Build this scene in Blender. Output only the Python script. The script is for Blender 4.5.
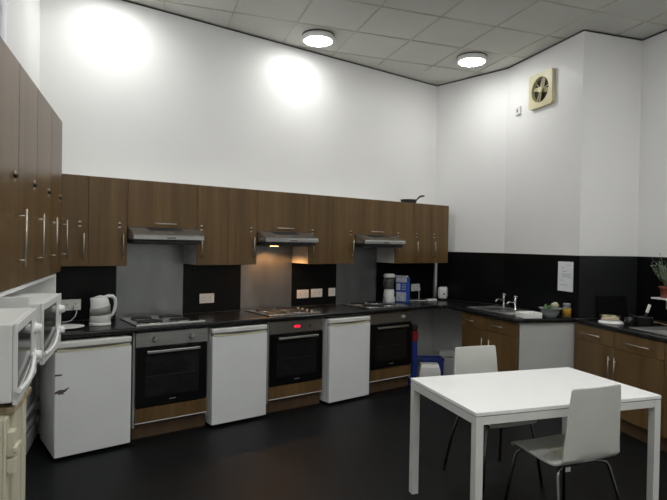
import bpy, bmesh, math, random
from mathutils import Vector, Matrix
random.seed(7)
for o in list(bpy.data.objects):
    bpy.data.objects.remove(o, do_unlink=True)
S = bpy.context.scene
COL = S.collection
PI = math.pi

# ------------------------------------------------------------------ camera
F_PX = 534.64
cam_d = bpy.data.cameras.new('camera')
cam_d.sensor_fit = 'HORIZONTAL'
cam_d.sensor_width = 36.0
cam_d.lens = F_PX * 36.0 / 667.0
cam_d.clip_start = 0.05
cam = bpy.data.objects.new('camera', cam_d)
COL.objects.link(cam)
CAM = Vector((-1.23719, -4.90496, 1.58217))
yaw, pit, rol = 0.63246, -0.009995, 0.017337
fw = Vector((math.sin(yaw) * math.cos(pit), math.cos(yaw) * math.cos(pit), math.sin(pit)))
rt = Vector((math.cos(yaw), -math.sin(yaw), 0))
up = rt.cross(fw)
r2 = rt * math.cos(rol) + up * math.sin(rol)
u2 = -rt * math.sin(rol) + up * math.cos(rol)
M = Matrix((r2, u2, -fw)).transposed().to_4x4()
M.translation = CAM
cam.matrix_world = M
S.camera = cam

# ------------------------------------------------------------------ world + exposure
W = bpy.data.worlds.new('world')
S.world = W
W.use_nodes = True
W.node_tree.nodes['Background'].inputs[0].default_value = (0.5, 0.6, 0.8, 1)
W.node_tree.nodes['Background'].inputs[1].default_value = 0.3
S.view_settings.view_transform = 'Standard'
S.view_settings.look = 'None'
S.view_settings.gamma = 1.0
S.view_settings.exposure = 0.95
S.view_settings.use_curve_mapping = False
LAMP_STRENGTH = 26.0
LAMP_COLOR = (0.975, 0.98, 0.955)
HOOD_WATTS = 9.0
WINDOW_STRENGTH = 0.85

# ------------------------------------------------------------------ materials
def mat(name, col, rough=0.5, metal=0.0, spec=0.5, var=0.06, scale=(6, 6, 6), detail=3.0, bump=0.0, trans=0.0,
        ior=1.45, coat=0.0, emis=None, estr=0.0, rvar=0.0, col2=None, alpha=1.0):
    m = bpy.data.materials.new(name)
    m.use_nodes = True
    nt = m.node_tree
    b = nt.nodes['Principled BSDF']
    tc = nt.nodes.new('ShaderNodeTexCoord')
    mp = nt.nodes.new('ShaderNodeMapping')
    mp.inputs['Scale'].default_value = scale
    nt.links.new(tc.outputs['Object'], mp.inputs['Vector'])
    oi = nt.nodes.new('ShaderNodeObjectInfo')
    ad = nt.nodes.new('ShaderNodeVectorMath')
    ad.operation = 'ADD'
    sc = nt.nodes.new('ShaderNodeMath')
    sc.operation = 'MULTIPLY'
    sc.inputs[1].default_value = 37.0
    nt.links.new(oi.outputs['Random'], sc.inputs[0])
    nt.links.new(mp.outputs[0], ad.inputs[0])
    nt.links.new(sc.outputs[0], ad.inputs[1])
    nz = nt.nodes.new('ShaderNodeTexNoise')
    nz.inputs['Scale'].default_value = 1.0
    nz.inputs['Detail'].default_value = detail
    nt.links.new(ad.outputs[0], nz.inputs['Vector'])
    mx = nt.nodes.new('ShaderNodeMix')
    mx.data_type = 'RGBA'
    lo = tuple(max(0, c * (1 - var)) for c in col)
    hi = col2 if col2 else tuple(min(1, c * (1 + var)) for c in col)
    mx.inputs[6].default_value = (*lo, 1)
    mx.inputs[7].default_value = (*hi, 1)
    rp = nt.nodes.new('ShaderNodeMapRange')
    rp.inputs[1].default_value = 0.3
    rp.inputs[2].default_value = 0.7
    nt.links.new(nz.outputs[0], rp.inputs[0])
    nt.links.new(rp.outputs[0], mx.inputs[0])
    nt.links.new(mx.outputs[2], b.inputs['Base Color'])
    b.inputs['Roughness'].default_value = rough
    b.inputs['Metallic'].default_value = metal
    b.inputs['Specular IOR Level'].default_value = spec
    b.inputs['IOR'].default_value = ior
    b.inputs['Transmission Weight'].default_value = trans
    b.inputs['Coat Weight'].default_value = coat
    b.inputs['Alpha'].default_value = alpha
    if rvar:
        r_ = nt.nodes.new('ShaderNodeMapRange')
        r_.inputs[3].default_value = max(0.02, rough - rvar)
        r_.inputs[4].default_value = rough + rvar
        nt.links.new(nz.outputs[0], r_.inputs[0])
        nt.links.new(r_.outputs[0], b.inputs['Roughness'])
    if bump:
        bp_ = nt.nodes.new('ShaderNodeBump')
        bp_.inputs['Strength'].default_value = bump
        bp_.inputs['Distance'].default_value = 0.002
        nt.links.new(nz.outputs[0], bp_.inputs['Height'])
        nt.links.new(bp_.outputs[0], b.inputs['Normal'])
    if emis:
        b.inputs['Emission Color'].default_value = (*emis, 1)
        b.inputs['Emission Strength'].default_value = estr
    return m

def wood_material(name, dark, light, rough):
    m = mat(name, dark, rough, spec=0.38, var=0.1, scale=(9, 9, 0.35), detail=2.0, col2=light)
    nt = m.node_tree
    b = nt.nodes['Principled BSDF']
    src = b.inputs['Base Color'].links[0].from_socket
    fine = nt.nodes.new('ShaderNodeTexNoise')
    fine.inputs['Scale'].default_value = 1.0
    fine.inputs['Detail'].default_value = 4.0
    mp = nt.nodes.new('ShaderNodeMapping')
    mp.inputs['Scale'].default_value = (90, 90, 2.2)
    tc = nt.nodes.new('ShaderNodeTexCoord')
    nt.links.new(tc.outputs['Object'], mp.inputs['Vector'])
    nt.links.new(mp.outputs[0], fine.inputs['Vector'])
    rp = nt.nodes.new('ShaderNodeMapRange')
    rp.inputs[1].default_value = 0.3
    rp.inputs[2].default_value = 0.7
    rp.inputs[3].default_value = 0.86
    rp.inputs[4].default_value = 1.1
    nt.links.new(fine.outputs[0], rp.inputs[0])
    mul = nt.nodes.new('ShaderNodeMix')
    mul.data_type = 'RGBA'
    mul.blend_type = 'MULTIPLY'
    mul.inputs[0].default_value = 1.0
    nt.links.new(src, mul.inputs[6])
    nt.links.new(rp.outputs[0], mul.inputs[7])
    nt.links.new(mul.outputs[2], b.inputs['Base Color'])
    return m

MT = {}
MT['wall'] = mat('white_wall_paint', (0.785, 0.78, 0.77), 0.38, spec=0.22, var=0.015, scale=(1.3, 1.3, 1.3), rvar=0.04)
MT['tile'] = mat('ceiling_tile', (0.62, 0.62, 0.575), 0.9, spec=0.2, var=0.05, scale=(1.2, 1.2, 1.2), detail=4)
MT['tbar'] = mat('ceiling_grid_bar', (0.52, 0.49, 0.42), 0.7, var=0.2, scale=(2, 2, 2))
MT['gap'] = mat('dark_edge_trim', (0.05, 0.045, 0.035), 0.8)
MT['floor'] = mat('black_vinyl_floor', (0.0042, 0.0050, 0.0056), 0.5, spec=0.24, var=0.35, scale=(2.2, 2.2, 2.2), detail=6, rvar=0.08)
MT['wood'] = wood_material('walnut_laminate', (0.118, 0.0685, 0.026), (0.164, 0.099, 0.040), 0.3)
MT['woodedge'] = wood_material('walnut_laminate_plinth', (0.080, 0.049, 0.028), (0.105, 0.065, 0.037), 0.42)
MT['carcass'] = mat('grey_white_melamine', (0.62, 0.62, 0.60), 0.45, var=0.03)
MT['sidegrey'] = mat('grey_cabinet_side', (0.30, 0.30, 0.29), 0.5, var=0.04)
MT['fanrotor'] = mat('dull_fan_blade', (0.40, 0.36, 0.22), 0.45, var=0.06)
MT['shelf'] = mat('white_melamine', (0.79, 0.79, 0.775), 0.45, var=0.02)
MT['steel'] = mat('brushed_steel', (0.45, 0.45, 0.44), 0.36, metal=0.95, var=0.12, scale=(3, 3, 60), rvar=0.06)
MT['steelpanel'] = mat('brushed_steel_panel', (0.27, 0.28, 0.28), 0.32, metal=0.85, var=0.14, scale=(5, 5, 2), detail=5, rvar=0.08)
MT['hood'] = mat('hood_steel', (0.40, 0.40, 0.39), 0.27, metal=0.9, var=0.04, scale=(2, 2, 2))
MT['legchrome'] = mat('dull_chrome', (0.2, 0.2, 0.2), 0.22, metal=1.0, var=0.05)
MT['mattblack'] = mat('matt_black', (0.003, 0.003, 0.003), 0.75, spec=0.15)
MT['chrome'] = mat('chrome', (0.75, 0.75, 0.75), 0.14, metal=1.0, var=0.02)
MT['handle'] = mat('satin_nickel', (0.45, 0.42, 0.36), 0.45, metal=0.95, var=0.05)
MT['black'] = mat('black_splashback', (0.0034, 0.0038, 0.0040), 0.33, spec=0.25, var=0.15, scale=(3, 3, 3), rvar=0.05)
MT['blacksheen'] = mat('black_splashback_painted_sheen', (0.0150, 0.0158, 0.0172), 0.36, spec=0.4, var=0.1, scale=(3, 3, 3))  # black panel; the pale room reflection is lightened into its base colour
MT['worktop'] = mat('black_worktop', (0.0085, 0.0085, 0.009), 0.26, spec=0.5, var=0.6, scale=(120, 120, 120), detail=2, rvar=0.05)
MT['fridge'] = mat('fridge_white_enamel', (0.78, 0.80, 0.80), 0.38, var=0.02, scale=(3, 3, 3))
MT['fridgetop'] = mat('fridge_white_plastic', (0.72, 0.72, 0.69), 0.4, var=0.03)
MT['yellowed'] = mat('yellowed_plastic', (0.60, 0.58, 0.42), 0.45, var=0.08, scale=(10, 10, 10))
MT['rubber'] = mat('black_rubber', (0.012, 0.012, 0.012), 0.6)
MT['ovenglass'] = mat('oven_black_glass', (0.004, 0.004, 0.0045), 0.12, spec=0.5, var=0.1)
MT['ovenwindow'] = mat('oven_window_glass', (0.011, 0.012, 0.012), 0.1, spec=0.5, var=0.1)
MT['hobsteel'] = mat('polished_hob_steel', (0.5, 0.5, 0.49), 0.16, metal=1.0, var=0.05)
MT['darkmetal'] = mat('dark_metal', (0.03, 0.03, 0.03), 0.45, metal=0.4, var=0.2)
MT['hotplate'] = mat('cast_iron_hotplate', (0.012, 0.012, 0.0115), 0.45, metal=0.5, var=0.3, scale=(30, 30, 30))
MT['chip'] = mat('bare_metal_scratch', (0.10, 0.085, 0.06), 0.6, var=0.4, scale=(60, 60, 60))
MT['plastic'] = mat('white_plastic', (0.76, 0.76, 0.75), 0.32, var=0.02)
MT['plasticgrey'] = mat('grey_plastic', (0.24, 0.24, 0.235), 0.35, var=0.05)
MT['mwwhite'] = mat('microwave_white', (0.72, 0.725, 0.71), 0.4, var=0.02)
MT['mwglass'] = mat('microwave_window', (0.03, 0.03, 0.03), 0.12, var=0.2)
MT['cream'] = mat('aged_cream_paint', (0.56, 0.53, 0.41), 0.55, var=0.12, scale=(7, 7, 1.2), detail=5)
MT['bare'] = mat('worn_bare_wood', (0.36, 0.29, 0.18), 0.75, var=0.5, scale=(25, 25, 25), detail=5)
MT['table'] = mat('table_white_lacquer', (0.90, 0.90, 0.89), 0.35, var=0.01)
MT['tableframe'] = mat('table_frame_white', (0.70, 0.71, 0.68), 0.4, var=0.02)
MT['chair'] = mat('chair_white_shell', (0.56, 0.57, 0.53), 0.4, var=0.03, scale=(4, 4, 4))
MT['chairstain'] = mat('chair_worn_patch', (0.52, 0.51, 0.41), 0.5, var=0.2, scale=(12, 12, 12))
MT['socket'] = mat('socket_white', (0.70, 0.70, 0.67), 0.35, var=0.02)
MT['endshaded'] = mat('white_end_panel_shaded', (0.45, 0.455, 0.44), 0.5, var=0.03)  # white panel, base colour darkened to carry the shade it stands in
MT['paper'] = mat('paper', (0.74, 0.75, 0.78), 0.8, var=0.02)
MT['ink'] = mat('grey_ink', (0.30, 0.30, 0.33), 0.8)
MT['fan'] = mat('cream_fan_plastic', (0.62, 0.57, 0.36), 0.4, var=0.06)
MT['fandark'] = mat('fan_cavity', (0.03, 0.027, 0.02), 0.7)
MT['blue'] = mat('blue_plastic', (0.016, 0.035, 0.20), 0.4, var=0.1)
MT['bluebox'] = mat('blue_printed_card', (0.03, 0.085, 0.42), 0.45, var=0.1)
MT['cardprint'] = mat('pale_printed_panel', (0.50, 0.53, 0.60), 0.5, var=0.2, scale=(40, 40, 40))
MT['red'] = mat('dark_red_plastic', (0.22, 0.015, 0.02), 0.45, var=0.1)
MT['yellow'] = mat('yellow_contents', (0.50, 0.28, 0.03), 0.5, var=0.35, scale=(40, 40, 40))
MT['green'] = mat('leaf_green', (0.055, 0.12, 0.03), 0.5, var=0.4, scale=(30, 30, 30))
MT['greygreen'] = mat('grey_green_leaf', (0.20, 0.25, 0.17), 0.55, var=0.3, scale=(30, 30, 30))
MT['pale'] = mat('pale_vegetable', (0.46, 0.44, 0.32), 0.5, var=0.2, scale=(30, 30, 30))
MT['terracotta'] = mat('terracotta', (0.22, 0.06, 0.035), 0.7, var=0.15)
MT['soil'] = mat('soil', (0.03, 0.02, 0.013), 0.9, var=0.4, scale=(50, 50, 50))
MT['brass'] = mat('pale_brass', (0.70, 0.60, 0.42), 0.25, metal=0.9, var=0.2, scale=(30, 30, 30))
MT['clear'] = mat('clear_glass', (0.80, 0.86, 0.84), 0.08, trans=0.85, ior=1.3, var=0.02)
MT['bowlglass'] = mat('cloudy_bowl', (0.46, 0.50, 0.49), 0.2, trans=0.35, ior=1.3, var=0.05)
MT['smoke'] = mat('smoked_jug', (0.20, 0.20, 0.20), 0.12, trans=0.6, ior=1.3, var=0.05)
MT['timber'] = mat('wooden_utensil', (0.24, 0.15, 0.08), 0.6, var=0.3, scale=(20, 20, 20))
MT['lampglow'] = mat('lamp_diffuser_lit', (0.9, 0.9, 0.88), 0.4, emis=LAMP_COLOR, estr=LAMP_STRENGTH)
MT['lamprim'] = mat('lamp_white_rim', (0.88, 0.88, 0.86), 0.4, var=0.02)
MT['display'] = mat('red_display', (0.05, 0.0, 0.005), 0.4, emis=(1.0, 0.02, 0.06), estr=1.6)
MT['hoodlens'] = mat('hood_lamp_lens_lit', (0.9, 0.8, 0.6), 0.4, emis=(1.0, 0.55, 0.2), estr=4.0)
MT['hoodlensoff'] = mat('hood_lamp_lens', (0.5, 0.5, 0.48), 0.4)
MT['daypane'] = mat('daylight_pane', (0.7, 0.7, 0.75), 0.4, emis=(0.80, 0.84, 1.0), estr=WINDOW_STRENGTH)
MT['winframe'] = mat('window_frame_white', (0.75, 0.75, 0.74), 0.4, var=0.02)

# ------------------------------------------------------------------ mesh builder
class MB:
    def __init__(self):
        self.bm = bmesh.new()
    def _finish(self, verts, T=None, smooth=False):
        if T is not None:
            bmesh.ops.transform(self.bm, matrix=T, verts=verts)
        if smooth:
            for v in verts:
                for f in v.link_faces:
                    f.smooth = True
    def box(self, x0, y0, z0, x1, y1, z1, bev=0.0, T=None, seg=2):
        x0, x1 = min(x0, x1), max(x0, x1)
        y0, y1 = min(y0, y1), max(y0, y1)
        z0, z1 = min(z0, z1), max(z0, z1)
        r = bmesh.ops.create_cube(self.bm, size=1.0)
        vs = r['verts']
        for v in vs:
            v.co = Vector(((x0 + x1) / 2 + v.co.x * (x1 - x0), (y0 + y1) / 2 + v.co.y * (y1 - y0), (z0 + z1) / 2 + v.co.z * (z1 - z0)))
        if bev > 0:
            bev = min(bev, (x1 - x0) * 0.45, (y1 - y0) * 0.45, (z1 - z0) * 0.45)
            es = list({e for v in vs for e in v.link_edges})
            rr = bmesh.ops.bevel(self.bm, geom=es, offset=bev, segments=seg, affect='EDGES', profile=0.5)
            vs = list({v for f in rr['faces'] for v in f.verts} | {v for v in vs if v.is_valid})
        self._finish(vs, T)
        return self
    def lathe(self, prof, n=28, T=None, cap=True, smooth=True):
        """prof: list of (r, z) from bottom to top, about z"""
        rings = []
        allv = []
        for r, z in prof:
            ring = [self.bm.verts.new((r * math.cos(2 * PI * i / n), r * math.sin(2 * PI * i / n), z)) for i in range(n)]
            rings.append(ring)
            allv += ring
        for a, b in zip(rings, rings[1:]):
            for i in range(n):
                j = (i + 1) % n
                f = self.bm.faces.new((a[i], a[j], b[j], b[i]))
                f.smooth = smooth
        if cap:
            self.bm.faces.new(list(reversed(rings[0])))
            self.bm.faces.new(rings[-1])
        self._finish(allv, T)
        return self
    def cyl(self, r, p, q, n=16, smooth=True):
        p, q = Vector(p), Vector(q)
        d = q - p
        T = Matrix.Translation(p) @ d.to_track_quat('Z', 'Y').to_matrix().to_4x4()
        return self.lathe([(r, 0), (r, d.length)], n, T, True, smooth)
    def tube(self, pts, r, n=10, cap=True):
        pts = [Vector(p) for p in pts]
        rad = r if isinstance(r, (list, tuple)) else [r] * len(pts)
        rings = []
        up_ = None
        for i, p in enumerate(pts):
            t = (pts[min(i + 1, len(pts) - 1)] - pts[max(i - 1, 0)]).normalized()
            if up_ is None:
                a = Vector((0, 0, 1)) if abs(t.z) < 0.9 else Vector((1, 0, 0))
                up_ = (a - t * a.dot(t)).normalized()
            else:
                up_ = (up_ - t * up_.dot(t)).normalized()
            s = t.cross(up_)
            rings.append([self.bm.verts.new(p + (up_ * math.cos(2 * PI * k / n) + s * math.sin(2 * PI * k / n)) * rad[i]) for k in range(n)])
        for a, b in zip(rings, rings[1:]):
            for k in range(n):
                j = (k + 1) % n
                f = self.bm.faces.new((a[k], a[j], b[j], b[k]))
                f.smooth = True
        if cap:
            self.bm.faces.new(list(reversed(rings[0])))
            self.bm.faces.new(rings[-1])
        return self
    def prism(self, poly, z0, z1, T=None, bev=0.0):
        lo = [self.bm.verts.new((x, y, z0)) for x, y in poly]
        hi = [self.bm.verts.new((x, y, z1)) for x, y in poly]
        n = len(poly)
        fs = [self.bm.faces.new(list(reversed(lo))), self.bm.faces.new(hi)]
        for i in range(n):
            j = (i + 1) % n
            fs.append(self.bm.faces.new((lo[i], lo[j], hi[j], hi[i])))
        bmesh.ops.recalc_face_normals(self.bm, faces=fs)
        vs = lo + hi
        if bev > 0:
            es = list({e for f in fs[:2] for e in f.edges})
            rr = bmesh.ops.bevel(self.bm, geom=es, offset=bev, segments=3, affect='EDGES', profile=0.5)
            vs = list({v for f in rr['faces'] for v in f.verts} | {v for v in vs if v.is_valid})
        self._finish(vs, T)
        return self
    def blob(self, c, r, sub=2, jit=0.0):
        rr = bmesh.ops.create_icosphere(self.bm, subdivisions=sub, radius=1.0)
        rx = r if isinstance(r, (tuple, list)) else (r, r, r)
        for v in rr['verts']:
            k = 1 + random.uniform(-jit, jit)
            v.co = Vector((c[0] + v.co.x * rx[0] * k, c[1] + v.co.y * rx[1] * k, c[2] + v.co.z * rx[2] * k))
            for f in v.link_faces:
                f.smooth = True
        return self
    def build(self, name, m, parent=None, loc=None, rotz=0.0):
        me = bpy.data.meshes.new(name)
        bmesh.ops.recalc_face_normals(self.bm, faces=self.bm.faces[:])
        self.bm.to_mesh(me)
        self.bm.free()
        me.materials.append(MT[m] if isinstance(m, str) else m)
        o = bpy.data.objects.new(name, me)
        COL.objects.link(o)
        if parent is not None:
            o.parent = parent
        if loc is not None:
            o.location = loc
            o.rotation_euler = (0, 0, rotz)
        return o

def tag(o, label, cat, group=None, kind=None):
    o['label'] = label
    o['category'] = cat
    if group:
        o['group'] = group
    if kind:
        o['kind'] = kind
    return o

def thing(name, label, cat, loc=(0, 0, 0), rotz=0.0, group=None):
    o = bpy.data.objects.new(name, None)
    o.empty_display_size = 0.1
    COL.objects.link(o)
    o.location = loc
    o.rotation_euler = (0, 0, rotz)
    return tag(o, label, cat, group)

def struct(o):
    o['kind'] = 'structure'
    return o

def dup(root, loc, rotz, label):
    r = root.copy()
    COL.objects.link(r)
    r.location = loc
    r.rotation_euler = (0, 0, rotz)
    r['label'] = label
    for ch in list(root.children):
        c = ch.copy()
        COL.objects.link(c)
        c.parent = r
        for g in list(ch.children):
            d_ = g.copy()
            COL.objects.link(d_)
            d_.parent = c
    return r

# ------------------------------------------------------------------ frames
TH = math.radians(17.14)
D = Vector((math.sin(TH), math.cos(TH), 0))      # along the left wall towards the back corner
N = Vector((math.cos(TH), -math.sin(TH), 0))     # out of the left wall into the room
L0 = Vector((-0.612, 0, 0))                      # back left corner
def bw(s, n, z=0.0):
    """building frame: s = distance from back left corner towards the viewer, n = distance from the left wall"""
    p = L0 - D * s + N * n
    return Vector((p.x, p.y, z))
ROT_LEFT = math.atan2(D.y, D.x)                  # local x -> D, local -y -> N
H = 3.694
K1 = Vector((4.0, 0, 0))
K2 = Vector((4.117, -1.010, 0))
KV = Vector((3.744, -2.136, 0))
KC = Vector((4.430, -2.365, 0))
KD = KC - D * 5.2
LEND = L0 - D * 7.4
FEND = KD

# ------------------------------------------------------------------ structure
def wall_seg(mb, p, q, thick=0.1, z0=0.0, z1=H, side=1):
    t = (q - p).normalized()
    nrm = Vector((-t.y, t.x, 0)) * side * thick
    mb.prism([(p.x, p.y), (q.x, q.y), (q.x + nrm.x, q.y + nrm.y), (p.x + nrm.x, p.y + nrm.y)], z0, z1)

m = MB(); wall_seg(m, L0, K1); struct(m.build('wall_back', 'wall'))
m = MB(); wall_seg(m, K1, K2); wall_seg(m, K2, KV); struct(m.build('wall_right', 'wall'))
m = MB(); wall_seg(m, KV, KC); struct(m.build('wall_return', 'wall'))
m = MB(); wall_seg(m, KC, KD); struct(m.build('wall_far_right', 'wall'))
m = MB(); wall_seg(m, KD, LEND); struct(m.build('wall_front', 'wall'))
# left wall with a high window in it
WS0, WS1, WZ0, WZ1 = 1.06, 2.30, 2.45, 3.60
m = MB()
wall_seg(m, LEND, bw(WS1, 0))
wall_seg(m, bw(WS1, 0), bw(WS0, 0), z1=WZ0)
wall_seg(m, bw(WS1, 0), bw(WS0, 0), z0=WZ1)
wall_seg(m, bw(WS0, 0), L0)
struct(m.build('wall_left', 'wall'))
win = MB()
Tl = Matrix.Translation(L0) @ Matrix.Rotation(ROT_LEFT, 4, 'Z')   # local x = -s, local -y = into room
fr = 0.04
for a in ((-WS1, -WS1 + fr, WZ0, WZ1), (-WS0 - fr, -WS0, WZ0, WZ1), (-WS1, -WS0, WZ0, WZ0 + fr), (-WS1, -WS0, WZ1 - fr, WZ1), (-(WS0 + WS1) / 2 - .02, -(WS0 + WS1) / 2 + .02, WZ0, WZ1)):
    win.box(a[0], 0.03, a[2], a[1], 0.07, a[3], 0.004, Tl)
wf = struct(win.build('window_1', 'winframe'))
p = MB(); p.box(-WS1 + 0.01, 0.045, WZ0 + 0.01, -WS0 - 0.01, 0.055, WZ1 - 0.01, 0, Tl)
p.build('pane', 'daypane', wf)

m = MB(); m.prism([(-3.8, 0.6), (5.2, 0.6), (5.2, -8.6), (-3.8, -8.6)], -0.08, 0.0)
struct(m.build('floor', 'floor'))
m = MB(); m.prism([(-3.8, 0.6), (5.2, 0.6), (5.2, -8.6), (-3.8, -8.6)], H + 0.004, H + 0.08)
struct(m.build('ceiling', 'tile'))
# exposed grid bars of the suspended ceiling
m = MB()
GR = 0.603
for k in range(-1, 10):
    n_ = 0.351 + GR * k          # grid lines parallel to the left wall
    a, b = bw(-0.9, n_), bw(7.6, n_)
    t = D * 0
    m.prism([(a.x - N.x * .007, a.y - N.y * .007), (a.x + N.x * .007, a.y + N.y * .007), (b.x + N.x * .007, b.y + N.y * .007), (b.x - N.x * .007, b.y - N.y * .007)], H - 0.002, H + 0.004)
for k in range(-3, 13):
    s_ = -0.094 + GR * k
    a, b = bw(s_, -0.3), bw(s_, 6.0)
    m.prism([(a.x - D.x * .007, a.y - D.y * .007), (a.x + D.x * .007, a.y + D.y * .007), (b.x + D.x * .007, b.y + D.y * .007), (b.x - D.x * .007, b.y - D.y * .007)], H - 0.002, H + 0.004)
struct(m.build('trim_1', 'tbar'))
# dark perimeter shadow gap where walls meet the ceiling
m = MB()
for a, b in ((L0, K1), (K1, K2), (K2, KV), (KV, KC), (KC, KD), (LEND, L0)):
    t = (b - a).normalized()
    wall_seg(m, a, b, 0.014, H - 0.009, H - 0.001, -1)
struct(m.build('trim_2', 'gap'))
# skirting low on the left wall
m = MB()
m.box(-2.30, -0.020, 0.0, -0.05, -0.001, 0.12, 0.004, Tl)
m.cyl(0.014, Tl @ Vector((-2.3, -0.035, 0.22)), Tl @ Vector((-0.1, -0.035, 0.22)))
m.cyl(0.014, Tl @ Vector((-2.3, -0.035, 0.32)), Tl @ Vector((-0.1, -0.035, 0.32)))
struct(m.build('baseboard_left', 'shelf'))

# ------------------------------------------------------------------ ceiling lamps
lamp0 = None
lamps = [((1.82, -0.41), 'round white ceiling lamp glowing nearer the middle of the back wall'),
         ((3.50, -0.98), 'round white ceiling lamp glowing near the extractor fan wall'),
         ((-0.06, -0.42), 'round white ceiling lamp above the leftmost wall cupboards, out of view')]
for s_, n_ in ((2.35, 1.25), (2.35, 2.46), (2.35, 3.66), (2.35, 4.86), (4.16, 0.65), (4.16, 1.85), (4.16, 3.05), (4.16, 4.26), (5.96, 0.65), (5.96, 1.85), (5.96, 3.05), (5.96, 4.26)):  # invented unseen fill lamps that brighten the table and unit fronts
    q_ = bw(s_, n_)
    lamps.append(((q_.x, q_.y), 'round white fill lamp added over the open floor, out of view'))
for (lx, ly), lab in lamps:
    if lamp0 is None:
        lamp0 = thing('ceiling_lamp', lab, 'lamp', (lx, ly, H), 0, 'round ceiling lamps')
        MB().lathe([(0.162, -0.010), (0.166, -0.004), (0.166, 0.0)], 40).build('base_plate', 'gap', lamp0)
        MB().lathe([(0.142, -0.058), (0.156, -0.058), (0.162, -0.050), (0.162, -0.008), (0.142, -0.008), (0.142, -0.058)], 40, None, False).build('rim', 'lamprim', lamp0)
        MB().lathe([(0.02, -0.078), (0.07, -0.075), (0.11, -0.069), (0.134, -0.061), (0.141, -0.050)], 40).build('diffuser', 'lampglow', lamp0)
    else:
        dup(lamp0, (lx, ly, H), 0, lab)

# ------------------------------------------------------------------ splashbacks
def panel_back(x0, x1, z0, z1, m_, name, label, y=0.006, group=None):
    b = MB(); b.box(x0, -y, z0, x1, -0.0005, z1)
    return tag(b.build(name, m_), label, 'splashback', group)
ZB, ZT, YU = 1.380, 2.093, -0.334
ZW = 0.905
ZS = 1.517
panel_back(-0.595, -0.002, ZW + .001, ZS, 'black', 'black_splashback', 'black splashback panel behind the white kettle')
panel_back(0.602, 1.198, ZW + .001, ZS, 'black', 'black_splashback', 'black splashback panel above the second fridge, holding one double socket')
panel_back(1.802, 2.398, ZW + .001, ZS, 'black', 'black_splashback', 'black splashback panel with two double sockets and one single socket in a row')
panel_back(3.002, 3.99, ZW + .001, ZS, 'black', 'black_splashback', 'black splashback panel behind the blender and blue carton')
for k, w_ in enumerate(('left', 'middle', 'right')):
    panel_back(1.2 * k, 1.2 * k + 0.6, ZW + .001, 1.58, 'steelpanel', 'steel_splashback', {'left': 'brushed steel splashback behind the hob nearest the kettle', 'middle': 'brushed steel splashback lit warm by the hood lamp', 'right': 'brushed steel splashback beside the blender, under the rightmost hood'}[w_])
def panel_wall(p, q, lab, e0=0.0, e1=0.0, m_='black'):
    t = (q - p).normalized()
    b = MB(); nn_ = Vector((t.y, -t.x, 0)) * 0.0007; wall_seg(b, p + t * e0 + nn_, q - t * e1 + nn_, 0.005, ZW + .001, ZS, -1)
    return tag(b.build('black_splashback', m_), lab, 'splashback')
panel_wall(K1, K2, 'black splashback panel on the short wall behind the white toaster', 0.008, 0.0016)
panel_wall(K2, KV, 'black splashback panel with a sheet of paper stuck on it', 0.0016, -0.0062)
panel_wall(KV, KC, 'black splashback panel on the wall behind the frying pan', 0.0008, 0.0012, 'blacksheen')
panel_wall(KC, KC - D * 2.6, 'black splashback panel behind the potted plant', 0.0065, 0)

# ------------------------------------------------------------------ wall cabinets
HANDLE_R = 0.0052
def bar_handle(parent, x, z0, z1, y, off=0.032, r=HANDLE_R):
    h = MB()
    h.cyl(r, (x, y - off, z0), (x, y - off, z1), 12)
    for z in (z0 + 0.03, z1 - 0.03):
        h.cyl(r * 0.75, (x, y, z), (x, y - off, z), 10)
    return h.build('handle', 'handle', parent)
def bar_handle_h(parent, x0, x1, z, y, off=0.032, r=HANDLE_R):
    h = MB()
    h.cyl(r, (x0, y - off, z), (x1, y - off, z), 12)
    for x in (x0 + 0.025, x1 - 0.025):
        h.cyl(r * 0.75, (x, y, z), (x, y - off, z), 10)
    return h.build('handle', 'handle', parent)
def lock(parent, x, z, y):
    l = MB()
    l.cyl(0.010, (x, y, z), (x, y - 0.006, z), 14)
    l.box(x - 0.011, y - 0.004, z - 0.040, x + 0.011, y, z - 0.026, 0.001)
    lk = l.build('lock', 'handle', parent)
    k_ = MB(); k_.cyl(0.008, (x, y, z - 0.014), (x, y - 0.014, z - 0.014), 12)
    k_.build('key_knob', 'rubber', parent)
    return lk
def wall_cabinet(name, label, loc, rotz, w, z0, z1, depth, hside, hz, lz, handle=True, off=0.032, inset=0.038):
    """local: x 0..w, back y=0, front y=-depth"""
    t = thing(name, label, 'wall cabinet', (loc[0], loc[1], 0), rotz)
    c = MB(); c.box(0.001, -depth + 0.020, z0, w - 0.001, -0.001, z1, 0.001)
    c.build('carcass', 'carcass', t)
    d_ = MB(); d_.box(0.0015, -depth, z0 - 0.002, w - 0.0015, -depth + 0.0185, z1 + 0.001, 0.0015)
    door = d_.build('door', 'wood', t)
    x = inset if hside < 0 else w - inset
    if handle:
        bar_handle(door, x, hz[0], hz[1], -depth, off)
        lx = inset + 0.002 if hside < 0 else w - inset - 0.026
        lock(door, lx, lz, -depth)
    return t
sides = [(-0.6, 1, 'single walnut wall cabinet in the back left corner, half hidden by the left row'),
         (-0.3, 1, 'single walnut wall cabinet above the white kettle'),
         (0.6, -1, 'single walnut wall cabinet just right of the leftmost hood'),
         (0.9, 1, 'single walnut wall cabinet just left of the lit hood'),
         (1.8, -1, 'single walnut wall cabinet just right of the lit hood'),
         (2.1, 1, 'single walnut wall cabinet just left of the rightmost hood'),
         (3.0, -1, 'single walnut wall cabinet with the pan body on top, right of the rightmost hood'),
         (3.3, -1, 'single walnut wall cabinet second from the right end of the back row'),
         (3.6, -1, 'single walnut wall cabinet at the right end of the back row')]
for x, hs, lab in sides:
    wall_cabinet('wall_cabinet', lab, (x, 0), 0, 0.3, ZB, ZT, -YU, hs, (1.440, 1.640), 1.728)
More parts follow.
